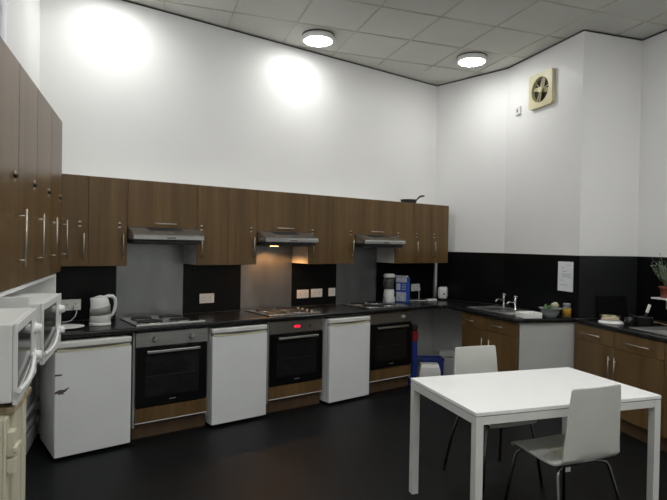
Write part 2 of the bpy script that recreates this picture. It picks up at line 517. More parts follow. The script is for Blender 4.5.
for k, lab in enumerate(('walnut lift-up cabinet above the leftmost hood', 'walnut lift-up cabinet above the lit hood', 'walnut lift-up cabinet above the rightmost hood')):
    t = thing('hood_cabinet', lab, 'wall cabinet', (1.2 * k, 0, 0))
    c = MB(); c.box(0.001, YU + 0.020, 1.702, 0.599, -0.001, ZT, 0.001); c.build('carcass', 'carcass', t)
    c = MB(); c.box(0.0015, YU, 1.701, 0.5985, YU + 0.0185, ZT + 0.001, 0.0015)
    fl = c.build('flap_door', 'wood', t)
    bar_handle_h(fl, 0.21, 0.40, 1.735, YU)
# left row, 900 mm tall doors
ZLT = 2.345
left_labels = ['tall walnut wall cabinet at the far end of the left wall row', 'second tall walnut wall cabinet from the far end of the left row',
               'third tall walnut wall cabinet from the far end of the left row', 'tall walnut wall cabinet nearest the left picture edge',
               'tall walnut wall cabinet of the left row, out of view on the left', 'last tall walnut wall cabinet of the left row, out of view']
for k, lab in enumerate(left_labels):
    p = bw(1.008 + 0.405 * (k + 1), 0.0)
    wall_cabinet('tall_wall_cabinet', lab, p, ROT_LEFT, 0.403, ZB, ZLT, 0.311, 1 if k < 4 else -1, (1.462, 1.712), 1.862, off=0.042, inset=0.052)

# ------------------------------------------------------------------ cooker hoods
def hood(x, label, lit=False):
    t = thing('cooker_hood', label, 'cooker hood', (x, 0, 0))
    z0, zl, zt = 1.596, 1.632, 1.699
    b = MB()
    prof = [(-0.008, z0 + 0.004), (-0.008, zt), (-0.340, zt), (-0.500, zl + 0.006), (-0.506, zl - 0.004), (-0.506, z0 + 0.004), (-0.500, z0), (-0.480, z0), (-0.476, z0 + 0.006)]
    x0, x1 = 0.003, 0.597
    va = [b.bm.verts.new((x0, y, z)) for y, z in prof]
    vb = [b.bm.verts.new((x1, y, z)) for y, z in prof]
    n = len(prof)
    b.bm.faces.new(va); b.bm.faces.new(list(reversed(vb)))
    for i in range(n):
        j = (i + 1) % n
        b.bm.faces.new((va[j], va[i], vb[i], vb[j]))
    b.build('canopy', 'hood', t)
    b = MB(); b.box(0.012, -0.472, 1.566, 0.588, -0.010, z0 - 0.001, 0.004); b.build('filter_housing', 'darkmetal', t)
    # slanted vent slots
    v = MB()
    sl = Vector((0, -0.160, zl + 0.006 - zt)).normalized()
    nr = Vector((0, sl.z, -sl.y))
    for r_ in range(2):
        for k in range(16):
            c = Vector((0.155 + k * 0.0185 + r_ * 0.009, -0.362 - r_ * 0.034, zt)) + sl * 0.0
            c.z = zt + (c.y + 0.340) * ((zt - zl - 0.006) / 0.160)
            T = Matrix.Translation(c + nr * 0.0003) @ Matrix((Vector((1, 0, 0)), -sl, nr)).transposed().to_4x4()
            v.box(-0.0072, -0.014, -0.001, 0.0072, 0.014, 0.0014, 0, T)
    v.build('vent_slots', 'rubber', t)
    k_ = MB()
    for k in range(5):
        k_.box(0.275 + k * 0.016, -0.509, 1.609, 0.285 + k * 0.016, -0.5055, 1.619, 0.001)
    k_.build('button_row', 'darkmetal', t)
    f = MB(); f.box(0.03, -0.465, 1.560, 0.57, -0.04, 1.5655, 0.002)
    f.build('grease_filter', 'darkmetal', t)
    l = MB(); l.box(0.19, -0.30, 1.554, 0.26, -0.25, 1.5595, 0.002)
    l.build('lamp_lens', 'hoodlens' if lit else 'hoodlensoff', t)
    if lit:
        ld = bpy.data.lights.new('hood_bulb', 'SPOT')
        ld.energy = HOOD_WATTS
        ld.color = (1.0, 0.46, 0.15)
        ld.spot_size = math.radians(150)
        ld.spot_blend = 0.6
        ld.shadow_soft_size = 0.02
        lo = bpy.data.objects.new('hood_bulb', ld)
        COL.objects.link(lo)
        lo.parent = t
        lo.location = (0.32, -0.17, 1.540)
    return t
hood(0.0, 'steel cooker hood on the left, above the electric hob by the kettle')
hood(1.2, 'steel cooker hood in the middle with its warm lamp lit', True)
hood(2.4, 'steel cooker hood on the right, nearest the blender')

# ------------------------------------------------------------------ base run: oven housings, ovens, hobs
def socket(loc, rotz, w, label, gangs):
    t = thing('wall_socket', label, 'socket', loc, rotz)
    b = MB(); b.box(-w / 2, -0.010, -0.046, w / 2, 0, 0.046, 0.004); b.build('face_plate', 'socket', t)
    for g in range(gangs):
        gx = (g - (gangs - 1) / 2) * 0.066
        s_ = MB()
        s_.box(gx - 0.0035, -0.0108, 0.002, gx + 0.0035, -0.009, 0.012)
        s_.box(gx - 0.014, -0.0108, -0.020, gx - 0.007, -0.009, -0.016)
        s_.box(gx + 0.007, -0.0108, -0.020, gx + 0.014, -0.009, -0.016)
        s_.build('pin_holes', 'rubber', t)
        r_ = MB(); r_.box(gx - 0.006, -0.0135, 0.021, gx + 0.006, -0.0095, 0.036, 0.001); r_.build('rocker_switch', 'plastic', t)
    return t

OX = [0.003, 1.208, 2.423]
house_lab = ['walnut oven housing between the left fridge and the middle fridge', 'walnut oven housing between the second and third fridges', 'walnut oven housing right of the third fridge by the bins']
oven_lab = ['built-in black oven with two control knobs on a steel panel', 'built-in black oven with a red lit clock display', 'built-in black oven with one knob, nearest the bins']
hob_lab = ['four-plate electric hob beside the white kettle', 'four-plate hob under the lit hood', 'four-plate electric hob beside the blender']
for k in range(3):
    x0 = OX[k]
    t = thing('oven_housing', house_lab[k], 'cabinet', (x0, 0, 0))
    b = MB(); b.box(-0.016, -0.585, 0.10, -0.001, -0.03, 0.860); b.build('side_panel', 'sidegrey', t)
    b = MB(); b.box(0.597, -0.585, 0.10, 0.610, -0.03, 0.860); b.build('side_panel', 'sidegrey', t)
    b = MB(); b.box(-0.001, -0.560, 0.225, 0.597, -0.03, 0.243); b.build('shelf', 'carcass', t)
    b = MB(); b.box(0.0, -0.603, 0.140, 0.596, -0.585, 0.252, 0.0012); b.build('filler_panel', 'wood', t)
    b = MB(); b.box(0.0, -0.604, 0.133, 0.596, -0.584, 0.1395, 0.001); b.build('edge_strip', 'shelf', t)
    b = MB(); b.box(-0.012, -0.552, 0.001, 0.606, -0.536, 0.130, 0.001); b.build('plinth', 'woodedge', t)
    o = thing('built_in_oven', oven_lab[k], 'oven', (x0, 0, 0))
    b = MB(); b.box(0.004, -0.578, 0.262, 0.592, -0.06, 0.850, 0.002); b.build('body', 'darkmetal', o)
    b = MB(); b.box(0.001, -0.603, 0.742, 0.595, -0.579, 0.856, 0.002)
    cp = b.build('control_panel', 'steel' if k == 0 else 'hood', o)
    b = MB(); b.box(0.001, -0.606, 0.260, 0.595, -0.579, 0.738, 0.003)
    dr = b.build('door', 'ovenglass', o)
    b = MB(); b.box(0.075, -0.6075, 0.335, 0.520, -0.6055, 0.672, 0.0008); b.build('window', 'ovenwindow', dr)
    b = MB()
    b.box(0.078, -0.645, 0.690, 0.518, -0.632, 0.712, 0.004)
    b.box(0.090, -0.634, 0.693, 0.104, -0.605, 0.709, 0.002); b.box(0.492, -0.634, 0.693, 0.506, -0.605, 0.709, 0.002)
    b.build('handle', 'steel', dr)
    b = MB(); b.box(0.27, -0.6085, 0.298, 0.325, -0.6055, 0.304, 0); b.build('badge', 'plasticgrey', dr)
    b = MB(); b.box(0.085, -0.6085, 0.500, 0.510, -0.6074, 0.504, 0); b.build('rack_line', 'darkmetal', dr)
    kn = [0.150, 0.455] if k == 0 else ([] if k == 1 else [0.470])
    for kx in kn:
        T = Matrix.Translation((kx, -0.603, 0.796)) @ Matrix.Rotation(PI / 2, 4, 'X')
        b = MB(); b.lathe([(0.026, 0), (0.026, 0.006), (0.020, 0.010), (0.018, 0.028), (0.014, 0.031)], 24, T)
        b.build('knob', 'steel', cp)
    if k == 1:
        b = MB(); b.box(0.255, -0.6045, 0.782, 0.335, -0.6025, 0.816, 0.0005); b.build('display_window', 'rubber', cp)
        b = MB()
        def seg7(xo, zo, segs):
            w_, h_ = 0.011, 0.010
            tb = 0.0024
            bars = {'a': (0, 2 * h_, w_, 2 * h_ + tb), 'g': (0, h_, w_, h_ + tb), 'd': (0, 0, w_, tb), 'f': (0, h_, tb, 2 * h_), 'b': (w_ - tb, h_, w_, 2 * h_), 'e': (0, 0, tb, h_), 'c': (w_ - tb, 0, w_, h_)}
            for s_ in segs:
                q_ = bars[s_]
                b.box(xo + q_[0], -0.6055, zo + q_[1], xo + q_[2], -0.6044, zo + q_[3])
        for i, g in enumerate(('abcdef', 'abcdef', 'abcdef', 'abcdef')):
            seg7(0.263 + i * 0.016 + (0.004 if i > 1 else 0), 0.788, g)
        b.build('clock_digits', 'display', cp)
        T = Matrix.Translation((0.440, -0.603, 0.796)) @ Matrix.Rotation(PI / 2, 4, 'X')
        b = MB(); b.lathe([(0.010, 0), (0.010, 0.004), (0.008, 0.006)], 18, T); b.build('knob', 'darkmetal', cp)
    # hob on the worktop above it
    hx = 1.2 * k + 0.012
    h = thing('electric_hob', hob_lab[k], 'hob', (hx, -0.575, ZW + 0.0005))
    b = MB(); b.box(0, 0, 0, 0.580, 0.505, 0.009, 0.004, None, 2); b.build('hob_plate', 'hobsteel', h)
    b = MB(); b.box(0.004, -0.0035, 0.001, 0.576, 0.004, 0.0115, 0.001); b.build('front_trim', 'fridgetop' if k == 0 else 'steel', h)
    for (px, py, pr) in ((0.15, 0.140, 0.100), (0.15, 0.375, 0.084), (0.40, 0.140, 0.084), (0.40, 0.375, 0.100)):
        b = MB(); b.lathe([(pr, 0.0085), (pr, 0.017), (pr - 0.004, 0.020), (pr * 0.3, 0.020), (pr * 0.28, 0.0185)], 32, Matrix.Translation((px, py, 0)))
        hp = b.build('hotplate', 'hotplate', h)
        b = MB(); b.lathe([(pr + 0.004, 0.0088), (pr + 0.007, 0.013), (pr + 0.0005, 0.013), (pr + 0.0005, 0.0088)], 32, Matrix.Translation((px, py, 0)), False)
        b.build('trim_ring', 'chrome', hp)
    if k == 1:
        for i in range(4):
            b = MB(); b.lathe([(0.014, 0.0085), (0.014, 0.018), (0.010, 0.022)], 18, Matrix.Translation((0.535, 0.09 + i * 0.085, 0)))
            b.build('knob', 'steel', h)

# ------------------------------------------------------------------ fridges
def fridge(loc, rotz, w, label, chipped=False):
    """local: x 0..w, front of door at y=0, body behind (+y)"""
    t = thing('under_counter_fridge', label, 'fridge', loc, rotz)
    b = MB(); b.box(0.002, 0.052, 0.022, w - 0.002, 0.53, 0.815, 0.004); b.build('body', 'fridge', t)
    b = MB(); b.box(0.004, 0.046, 0.07, w - 0.004, 0.0515, 0.80); b.build('door_gasket', 'plasticgrey', t)
    d_ = MB()
    d_.box(0.0, 0.0, 0.024, w, 0.045, 0.780, 0.007)
    dr = d_.build('door', 'fridge', t)
    s_ = MB()
    # curved grip ledge along the top of the door
    n = 18
    for i in range(n):
        xa, xb = 0.012 + (w - 0.024) * i / n, 0.012 + (w - 0.024) * (i + 1) / n
        u = (i + 0.5) / n
        drop = 0.016 * (1 - (2 * u - 1) ** 2)
        s_.box(xa, -0.004, 0.782 - drop * 0.3, xb, 0.040, 0.798 - drop * 0.6)
    s_.build('grip_ledge', 'yellowed', dr)
    b = MB(); b.box(0.0, 0.0, 0.808, w, 0.53, 0.846, 0.006); b.build('top', 'fridgetop', t)
    f = MB(); f.box(0.006, 0.012, 0.798, w - 0.006, 0.05, 0.807); f.build('grip_gap', 'plasticgrey', t)
    for fx in (0.05, w - 0.05):
        for fy in (0.07, 0.47):
            b = MB(); b.lathe([(0.018, 0.0005), (0.018, 0.02), (0.012, 0.0225)], 14, Matrix.Translation((fx, fy, 0))); b.build('foot', 'rubber', t)
    if chipped:
        b = MB()
        poly = [(0.002, 0.500), (0.030, 0.512), (0.066, 0.510), (0.082, 0.520), (0.100, 0.520), (0.086, 0.512), (0.072, 0.494), (0.055, 0.488), (0.066, 0.474), (0.045, 0.480), (0.024, 0.476), (0.020, 0.488), (0.002, 0.484)]
        lo = [b.bm.verts.new((x, -0.0006, z)) for x, z in poly]; hi = [b.bm.verts.new((x, 0.002, z)) for x, z in poly]
        b.bm.faces.new(lo); b.bm.faces.new(list(reversed(hi)))
        for i in range(len(poly)):
            j = (i + 1) % len(poly)
            b.bm.faces.new((lo[i], lo[j], hi[j], hi[i]))
        b.box(0.0, -0.0006, 0.612, 0.046, 0.002, 0.624)
        b.build('chipped_paint', 'chip', dr)
    return t
fridge((-0.583, -0.697, 0), math.radians(2.6), 0.535, 'white under-counter fridge with chipped paint marks, below the kettle', True)
fridge((0.624, -0.655, 0), math.radians(0.6), 0.530, 'white under-counter fridge between the two-knob oven and the clock oven')
fridge((1.838, -0.676, 0), math.radians(2.0), 0.530, 'white under-counter fridge between the clock oven and the oven nearest the bins')

# ------------------------------------------------------------------ worktops
def arc(c, r, a0, a1, n=8):
    return [(c[0] + r * math.cos(math.radians(a0 + (a1 - a0) * i / n)), c[1] + r * math.sin(math.radians(a0 + (a1 - a0) * i / n))) for i in range(n + 1)]
lw = bw(0.660, 0.004)
e_in = KV + (K2 - KV).normalized() * 0.008 + Vector((-0.949, 0.317, 0)) * 0.004
top_poly = [(-0.607, -0.003), (3.995, -0.003), (4.112, -1.010), (e_in.x, e_in.y), (3.235, -1.872), (3.198, -1.838), (3.188, -1.800),
            (3.405, -0.985), (3.470, -0.730), (3.455, -0.672), (3.410, -0.642), (3.30, -0.638), (lw.x, -0.640)]
b = MB(); b.prism(top_poly, 0.866, ZW, None, 0.012)
tag(b.build('worktop', 'worktop'), 'long black worktop running along the back wall and round to the sink', 'worktop')

# right hand run against the far right wall
UD = Vector((-0.405, -0.914, 0)).normalized()
ND = Vector((UD.y, -UD.x, 0))              # points out to the viewer side (-x)
if ND.x > 0: ND = -ND
C5 = Vector((3.735, -2.135, 0)) + UD * 0.012 + ND * 0.026
ROT_D = math.atan2(UD.y, UD.x)             # local x -> UD (towards viewer), local y -> ?
# local frame: x along UD, y = rotate(UD, 90) ; check it points to the wall
YD = Vector((-UD.y, UD.x, 0))
p1 = C5 + UD * 2.2
wall_a = KC + (KV - KC).normalized() * 0.004 - D * 0.006
far_a = KC - D * 0.008 - N * 0.008
far_b = KC - D * 2.1 - N * 0.008
st = KV + (KC - KV).normalized() * 0.006 - D * 0.008
b = MB(); b.prism([(C5.x, C5.y), (st.x, st.y), (far_a.x, far_a.y), (far_b.x, far_b.y), (p1.x, p1.y)], 0.866, ZW, None, 0.012)
tag(b.build('worktop', 'worktop'), 'black worktop at the far right holding the frying pan and second sink', 'worktop')

# ------------------------------------------------------------------ base units
UB = Vector((-0.2412, -0.9705, 0))
def base_unit(name, label, org, rot, w, depth, hd, seams, dh, vh, end_panel=None, cut=0.0, st_=0.0):
    """local: x along the front 0..w, y>0 towards the wall; front face y=0"""
    t = thing(name, label, 'base cabinet', (org.x, org.y, 0), rot)
    cw_ = w - cut
    b = MB(); b.box(st_ + 0.001, 0.021, 0.13, cw_ - 0.002, depth, 0.70, 0.001); b.build('carcass', 'carcass', t)
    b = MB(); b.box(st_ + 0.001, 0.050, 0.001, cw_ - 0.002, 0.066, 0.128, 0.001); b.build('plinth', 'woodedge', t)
    xs = seams
    for i in range(len(xs) - 1):
        a, c = xs[i] + 0.0015, xs[i + 1] - 0.0015
        d_ = MB(); d_.box(a, 0, 0.722, c, 0.0185, 0.862, 0.0015); dr = d_.build('drawer', 'wood', t)
        bar_handle_h(dr, dh[i][0], dh[i][1], 0.792, 0)
        d_ = MB(); d_.box(a, 0, 0.132, c, 0.0185, 0.718, 0.0015); do = d_.build('door', 'wood', t)
        bar_handle(do, vh[i], 0.400, 0.640, 0)
    if end_panel:
        b = MB(); b.box(w - 0.018, 0.0, 0.001, w, end_panel, 0.864, 0.001)
        b.build('end_panel', 'shelf', t)
    return t
rotB = math.atan2(UB.y, UB.x)
orgB = Vector((3.434, -0.970, 0))
base_unit('sink_base_cabinet', 'walnut base cabinet under the sink with a white end panel', orgB, rotB, 0.895, 0.50, None, [0, 0.442, 0.877], [(0.100, 0.250), (0.550, 0.702)], [0.385, 0.500], None, 0.16)
# white end panel closing the run, seen below the bowl and jar
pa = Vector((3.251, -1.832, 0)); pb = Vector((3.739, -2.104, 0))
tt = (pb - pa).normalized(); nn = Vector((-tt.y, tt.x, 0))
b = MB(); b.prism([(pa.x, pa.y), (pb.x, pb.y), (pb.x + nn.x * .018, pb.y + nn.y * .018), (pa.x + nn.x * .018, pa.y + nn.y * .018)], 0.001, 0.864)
tag(b.build('end_panel', 'endshaded'), 'white end panel below the bowl of greens and yellow jar', 'panel')
orgD = C5 - ND * 0.011 - UD * 0.030
t = base_unit('base_cabinet', 'walnut base cabinet below the frying pan, behind the white table', orgD, ROT_D, 1.07, 0.60, None, [0, 0.535, 1.07], [(0.115, 0.385), (0.680, 0.950)], [0.500, 0.572], None, 0.0, 0.06)
base_unit('base_cabinet', 'walnut base cabinet cut off by the right picture edge', orgD + UD * 1.072, ROT_D, 1.07, 0.60, None, [0, 0.535, 1.07], [(0.115, 0.385), (0.680, 0.950)], [0.500, 0.572], None)

# ------------------------------------------------------------------ sinks
def sink(name, label, org, rot, L_, Wd, bowl, taps, draindir):
    """local x 0..L, y 0..Wd; rim raised on worktop"""
    t = thing(name, label, 'sink', (org.x, org.y, ZW + 0.0005), rot)
    b = MB()
    x0, x1 = bowl
    # rim frame with bowl opening, stepped basin modelled shallow above the worktop
    b.box(0, 0, 0, L_, 0.035, 0.012, 0.004); b.box(0, Wd - 0.07, 0, L_, Wd, 0.012, 0.004)
    b.box(0, 0.03, 0, x0, Wd - 0.065, 0.012, 0.003); b.box(x1, 0.03, 0, L_, Wd - 0.065, 0.009, 0.003)
    b.build('rim', 'steel', t)
    b = MB(); b.box(x0 - 0.004, 0.03, 0.0, x1 + 0.004, Wd - 0.06, 0.003); b.build('basin', 'hood', t)
    b = MB()
    k0, k1 = (x1 + 0.04, L_ - 0.03) if draindir > 0 else (0.03, x0 - 0.04)
    for i in range(7):
        y = 0.06 + i * (Wd - 0.16) / 6
        b.cyl(0.004, (k0, y, 0.010), (k1, y, 0.010), 8)
    b.build('drainer_ridges', 'steel', t)
    for tx, ty in taps:
        b = MB()
        b.lathe([(0.024, 0.012), (0.024, 0.018), (0.013, 0.024), (0.012, 0.10), (0.016, 0.105), (0.016, 0.135), (0.010, 0.142)], 18, Matrix.Translation((tx, ty, 0)))
        b.tube([(tx, ty, 0.085), (tx, ty - 0.03, 0.098), (tx, ty - 0.075, 0.100), (tx, ty - 0.105, 0.090), (tx, ty - 0.112, 0.075)], 0.0095, 10)
        tp = b.build('tap', 'chrome', t)
        b = MB()
        for a in range(4):
            an = a * PI / 2 + 0.4
            b.cyl(0.005, (tx, ty, 0.152), (tx + 0.028 * math.cos(an), ty + 0.028 * math.sin(an), 0.152), 8)
        b.lathe([(0.011, 0.1415), (0.011, 0.160), (0.006, 0.164)], 14, Matrix.Translation((tx, ty, 0)))
        b.build('crosshead_handle', 'chrome', tp)
    return t
sk = orgB + UB * (-0.02) - Vector((0, 0, 0))
YB = Vector((-UB.y, UB.x, 0))
sink('sink', 'steel sink with two crosshead taps on the worktop by the toaster side', orgB + YB * 0.06 + UB * 0.0, rotB, 0.72, 0.44, (0.04, 0.36), ((0.13, 0.405), (0.395, 0.335)), 1)
sink('sink', 'steel sink with ridged drainer at the right picture edge', orgD + YD * 0.07 + UD * 0.62, ROT_D, 0.95, 0.44, (0.45, 0.85), ((0.62, 0.405), (0.74, 0.405)), -1)

# ------------------------------------------------------------------ left side: shelf unit, microwaves, cream cupboard
SH_Z0, SH_Z1 = 1.048, 1.378
pS = bw(3.45, 0)
t = thing('microwave_shelf_unit', 'white open shelf unit under the left wall cabinets, holding the microwaves', 'shelf unit', (pS.x, pS.y, 0), ROT_LEFT)
wS = 3.45 - 1.15
b = MB(); b.box(0, -0.32, SH_Z0, wS, -0.012, SH_Z0 + 0.018, 0.001); b.build('bottom_shelf', 'shelf', t)
b = MB(); b.box(0, -0.305, SH_Z1 - 0.024, wS, -0.012, SH_Z1 - 0.006, 0.001); b.build('top_board', 'shelf', t)
b = MB(); b.box(0, -0.012, SH_Z0, wS, -0.001, SH_Z1 - 0.006); b.build('back_panel', 'shelf', t)
for xx in (0.0, 3.45 - 2.461, wS - 0.018):
    if xx > 0 and xx < wS - 0.02:
        b = MB(); b.box(xx, -0.400, SH_Z0 + 0.019, xx + 0.014, -0.012, SH_Z1 - 0.025, 0.001); b.build('divider', 'shelf', t)
    else:
        b = MB(); b.box(xx, -0.305, SH_Z0 + 0.018, xx + 0.018, -0.012, SH_Z1 - 0.024, 0.001); b.build('side_panel', 'shelf', t)

def microwave(s_near, n_front, rot_extra, w, label):
    zb = SH_Z0 + 0.019
    p = bw(s_near, n_front)
    t = thing('microwave', label, 'microwave', (p.x, p.y, zb), ROT_LEFT + rot_extra)
    # local x 0..w away from viewer, front at y=0, body +y
    hh = 0.244
    b = MB(); b.box(0.0, 0.0125, 0.012, w, 0.345, hh + 0.012, 0.006); b.build('case', 'mwwhite', t)
    # door frame with a window opening whose lower edge is the curved handle
    b = MB()
    dw = w * 0.74
    def curve(u):
        return 0.047 + 0.050 * u ** 3
    zt_ = hh + 0.012
    b.box(0.0, 0.0, zt_ - 0.030, dw, 0.012, zt_, 0.003)
    b.box(0.0, 0.0, 0.02, 0.008, 0.012, zt_ - 0.029, 0.001)
    b.box(dw - 0.012, 0.0, 0.09, dw, 0.012, zt_ - 0.029, 0.001)
    n = 12
    low, upc = [], []
    poly = [(0.0, 0.006), (dw, 0.006)] + [(dw * (1 - i / n), curve(1 - i / n)) for i in range(n + 1)]
    T = Matrix.Rotation(PI / 2, 4, 'X')
    b.prism(poly, -0.012, 0.0, T)
    dr = b.build('door', 'mwwhite', t)
    b = MB()
    poly = [(0.008 + (dw - 0.02) * i / n, curve((0.008 + (dw - 0.02) * i / n) / dw) + 0.001) for i in range(n + 1)] + [(dw - 0.012, zt_ - 0.030), (0.008, zt_ - 0.030)]
    b.prism(poly, -0.011, -0.003, T)
    b.build('window', 'mwglass', dr)
    b = MB()
    b.tube([(0.002 + (dw + 0.002) * i / n, -0.005 - 0.008 * math.sin(PI * i / n), curve(i / n) + 0.002) for i in range(n + 1)], 0.0080, 10)
    b.build('curved_handle', 'plastic', dr)
    b = MB(); b.box(dw + 0.002, 0.0, 0.006, w, 0.012, hh + 0.012, 0.004); cp = b.build('control_panel', 'mwwhite', t)
    for kz in (0.185, 0.085):
        T = Matrix.Translation(((dw + w) / 2, 0.0, kz)) @ Matrix.Rotation(PI / 2, 4, 'X')
        b = MB(); b.lathe([(0.024, -0.002), (0.024, 0.003), (0.018, 0.006), (0.016, 0.020), (0.013, 0.022)], 22, T)
        b.box((dw + w) / 2 - 0.003, -0.024, kz - 0.014, (dw + w) / 2 + 0.003, -0.018, kz + 0.014, 0.001)
        b.build('dial', 'plastic', cp)
    for fx in (0.04, w - 0.04):
        for fy in (0.07, 0.30):
            b = MB(); b.lathe([(0.012, 0.0), (0.014, 0.0125)], 12, Matrix.Translation((fx, fy, 0))); b.build('foot', 'rubber', t)
    return t
microwave(3.010, 0.473, math.radians(3.0), 0.435, 'white microwave at the left edge, nearest the viewer, above the cream cupboard')
microwave(2.440, 0.450, 0.0, 0.468, 'white microwave further along the shelf, nearer the kettle')

S_NEAR, S_FAR = 3.035, 2.790
pC = bw(S_NEAR, 0)
t = thing('cream_cupboard', 'narrow old cream painted cupboard with worn top edge below the nearest microwave', 'cupboard', (pC.x, pC.y, 0), ROT_LEFT)
wC = S_NEAR - S_FAR
b = MB(); b.box(0, -0.440, 0.0, wC, -0.045, 1.0395, 0.003); b.build('body', 'cream', t)
b = MB(); b.box(0.04, -0.464, 1.0405, wC + 0.050, -0.330, 1.0625, 0.004); b.build('worn_top', 'bare', t)
b = MB()
for a0, a1, dd in ((0.0, 0.045, 0.010), (0.062, 0.12, 0.020), (0.14, 0.19, 0.012), (wC - 0.055, wC, 0.018)):
    b.box(a0, -0.440 - dd, 0.0, a1, -0.4395, 1.039, 0.005)
b.build('fluted_stile', 'cream', t)
b = MB()
b.box(0.012, -0.470, 0.92, 0.055, -0.450, 0.995, 0.002); b.box(0.0, -0.478, 0.935, 0.075, -0.468, 0.950, 0.002); b.box(0.010, -0.474, 0.87, 0.035, -0.450, 0.912, 0.002)
b.build('broken_catch', 'cream', t)

# ------------------------------------------------------------------ sockets
socket((-0.360, -0.006, 1.040), 0, 0.150, 'white double socket beside the kettle with a plug in it', 2)
socket((0.838, -0.006, 1.041), 0, 0.150, 'white double socket alone on the black panel left of the lit hood', 2)
socket((1.945, -0.006, 1.038), 0, 0.150, 'white double socket nearest the middle hob, left of the pair', 2)
socket((2.127, -0.006, 1.042), 0, 0.150, 'white double socket in the middle of the row of three', 2)
socket((2.337, -0.006, 1.045), 0, 0.092, 'white single socket at the right of the row of three', 1)
socket((3.660, -0.006, 1.052), 0, 0.150, 'white double socket right of the blue carton', 2)

# plug + cable of the kettle
t = thing('plug', 'white plug in the socket beside the kettle with curly white lead', 'plug', (-0.322, -0.0205, 1.020))
b = MB(); b.box(-0.024, -0.026, -0.022, 0.024, 0, 0.022, 0.006); b.build('plug_body', 'plastic', t)
b = MB(); b.tube([(0, -0.02, -0.02), (-0.004, -0.03, -0.045), (-0.02, -0.045, -0.075), (-0.05, -0.06, -0.10), (-0.09, -0.075, -0.109), (-0.12, -0.08, -0.110)], 0.004, 8); b.build('lead', 'plastic', t)

# ------------------------------------------------------------------ kettle
t = thing('kettle', 'white electric kettle with grey band on the left worktop', 'kettle', (-0.205, -0.34, ZW + .001))
b = MB(); b.lathe([(0.080, 0.0), (0.082, 0.004), (0.080, 0.022), (0.074, 0.024)], 32); b.build('power_base', 'plastic', t)
b = MB()
prof = [(0.074, 0.0245), (0.078, 0.032), (0.077, 0.10), (0.072, 0.15), (0.064, 0.190), (0.056, 0.212), (0.045, 0.220)]
b.lathe(prof, 36)
b.bm.verts.ensure_lookup_table()
for v in b.bm.verts:     # spout lip pulled out to the left at the top
    if v.co.z > 0.17 and v.co.x < 0:
        k = (v.co.z - 0.17) / 0.05
        a = math.atan2(v.co.y, -v.co.x)
        v.co.x -= 0.026 * k * max(0, math.cos(a)) ** 4
b.build('jug', 'plastic', t)
b = MB()      # slanted grey band / water window
n = 36
ra = []
for i in range(n):
    a = 2 * PI * i / n
    row = []
    for zz, tilt in ((0.085, 0.006), (0.145, 0.016)):
        z = zz + tilt * math.cos(a) * (1 if zz < .1 else -1) * -1 * (1 if zz > .1 else -1)
        r_ = 0.0785 if z < 0.1 else 0.0785 - (z - 0.10) * 0.11
        row.append(b.bm.verts.new(((r_ + 0.001) * math.cos(a), (r_ + 0.001) * math.sin(a), z)))
    ra.append(row)
for i in range(n):
    j = (i + 1) % n
    b.bm.faces.new((ra[i][0], ra[j][0], ra[j][1], ra[i][1])).smooth = True
o_ = b.build('grey_band', 'plasticgrey', t)
sm = o_.modifiers.new('thickness', 'SOLIDIFY'); sm.thickness = 0.0016
b = MB(); b.lathe([(0.045, 0.2205), (0.040, 0.228), (0.018, 0.233), (0.006, 0.238)], 24); b.build('lid', 'plastic', t)
b = MB(); b.tube([(0.030, 0.0, 0.222), (0.060, 0.0, 0.230), (0.092, 0, 0.226), (0.112, 0, 0.205), (0.117, 0, 0.165), (0.108, 0, 0.115), (0.094, 0, 0.078), (0.074, 0, 0.060)], [0.012, 0.014, 0.015, 0.015, 0.014, 0.013, 0.012, 0.010], 12); b.build('handle', 'plastic', t)
b = MB(); b.box(0.055, -0.008, 0.238, 0.08, 0.008, 0.246, 0.003); b.build('switch', 'plasticgrey', t)

b = MB(); b.lathe([(0.06, 0.0), (0.075, 0.002), (0.118, 0.012), (0.120, 0.015), (0.112, 0.0145), (0.072, 0.005), (0.01, 0.004)], 36)  # pale disc standing in for a reflection on the worktop
tag(b.build('plate', 'shelf', None, (-0.455, -0.405, ZW + .001)), 'pale round disc standing in for a sheen on the worktop left of the kettle', 'plate')

# ------------------------------------------------------------------ small appliances by the right hob
t = thing('blender', 'white blender with clear jug and white lid, left of the blue carton', 'blender', (3.105, -0.125, ZW + .001), 0.1)
b = MB(); b.lathe([(0.070, 0.0), (0.072, 0.006), (0.068, 0.06), (0.058, 0.115), (0.052, 0.122)], 28); mb_ = b.build('motor_base', 'plastic', t)
b = MB(); b.box(0.014, -0.080, 0.055, 0.036, -0.062, 0.085, 0.003); b.build('switch', 'rubber', mb_)
b = MB(); b.lathe([(0.046, 0.1225), (0.050, 0.14), (0.064, 0.235), (0.062, 0.235), (0.047, 0.14), (0.044, 0.124)], 28, None, False); b.build('jug', 'smoke', t)
b = MB(); b.lathe([(0.066, 0.2355), (0.068, 0.240), (0.066, 0.262), (0.050, 0.270)], 28); b.build('lid', 'plastic', t)
b = MB(); b.tube([(-0.06, 0, 0.215), (-0.092, 0, 0.21), (-0.096, 0, 0.17), (-0.085, 0, 0.145), (-0.054, 0, 0.145)], 0.007, 10); b.build('jug_handle', 'smoke', t)
b = MB(); b.tube([(-0.066, 0.0, 0.012), (-0.085, -0.02, 0.006), (-0.096, -0.03, 0.02), (-0.098, -0.02, 0.045), (-0.09, 0.0, 0.055), (-0.08, 0.02, 0.03), (-0.06, 0.05, 0.006)], 0.004, 8); b.build('power_lead', 'plasticgrey', t)
t.scale = (1.03, 1.03, 1.26)

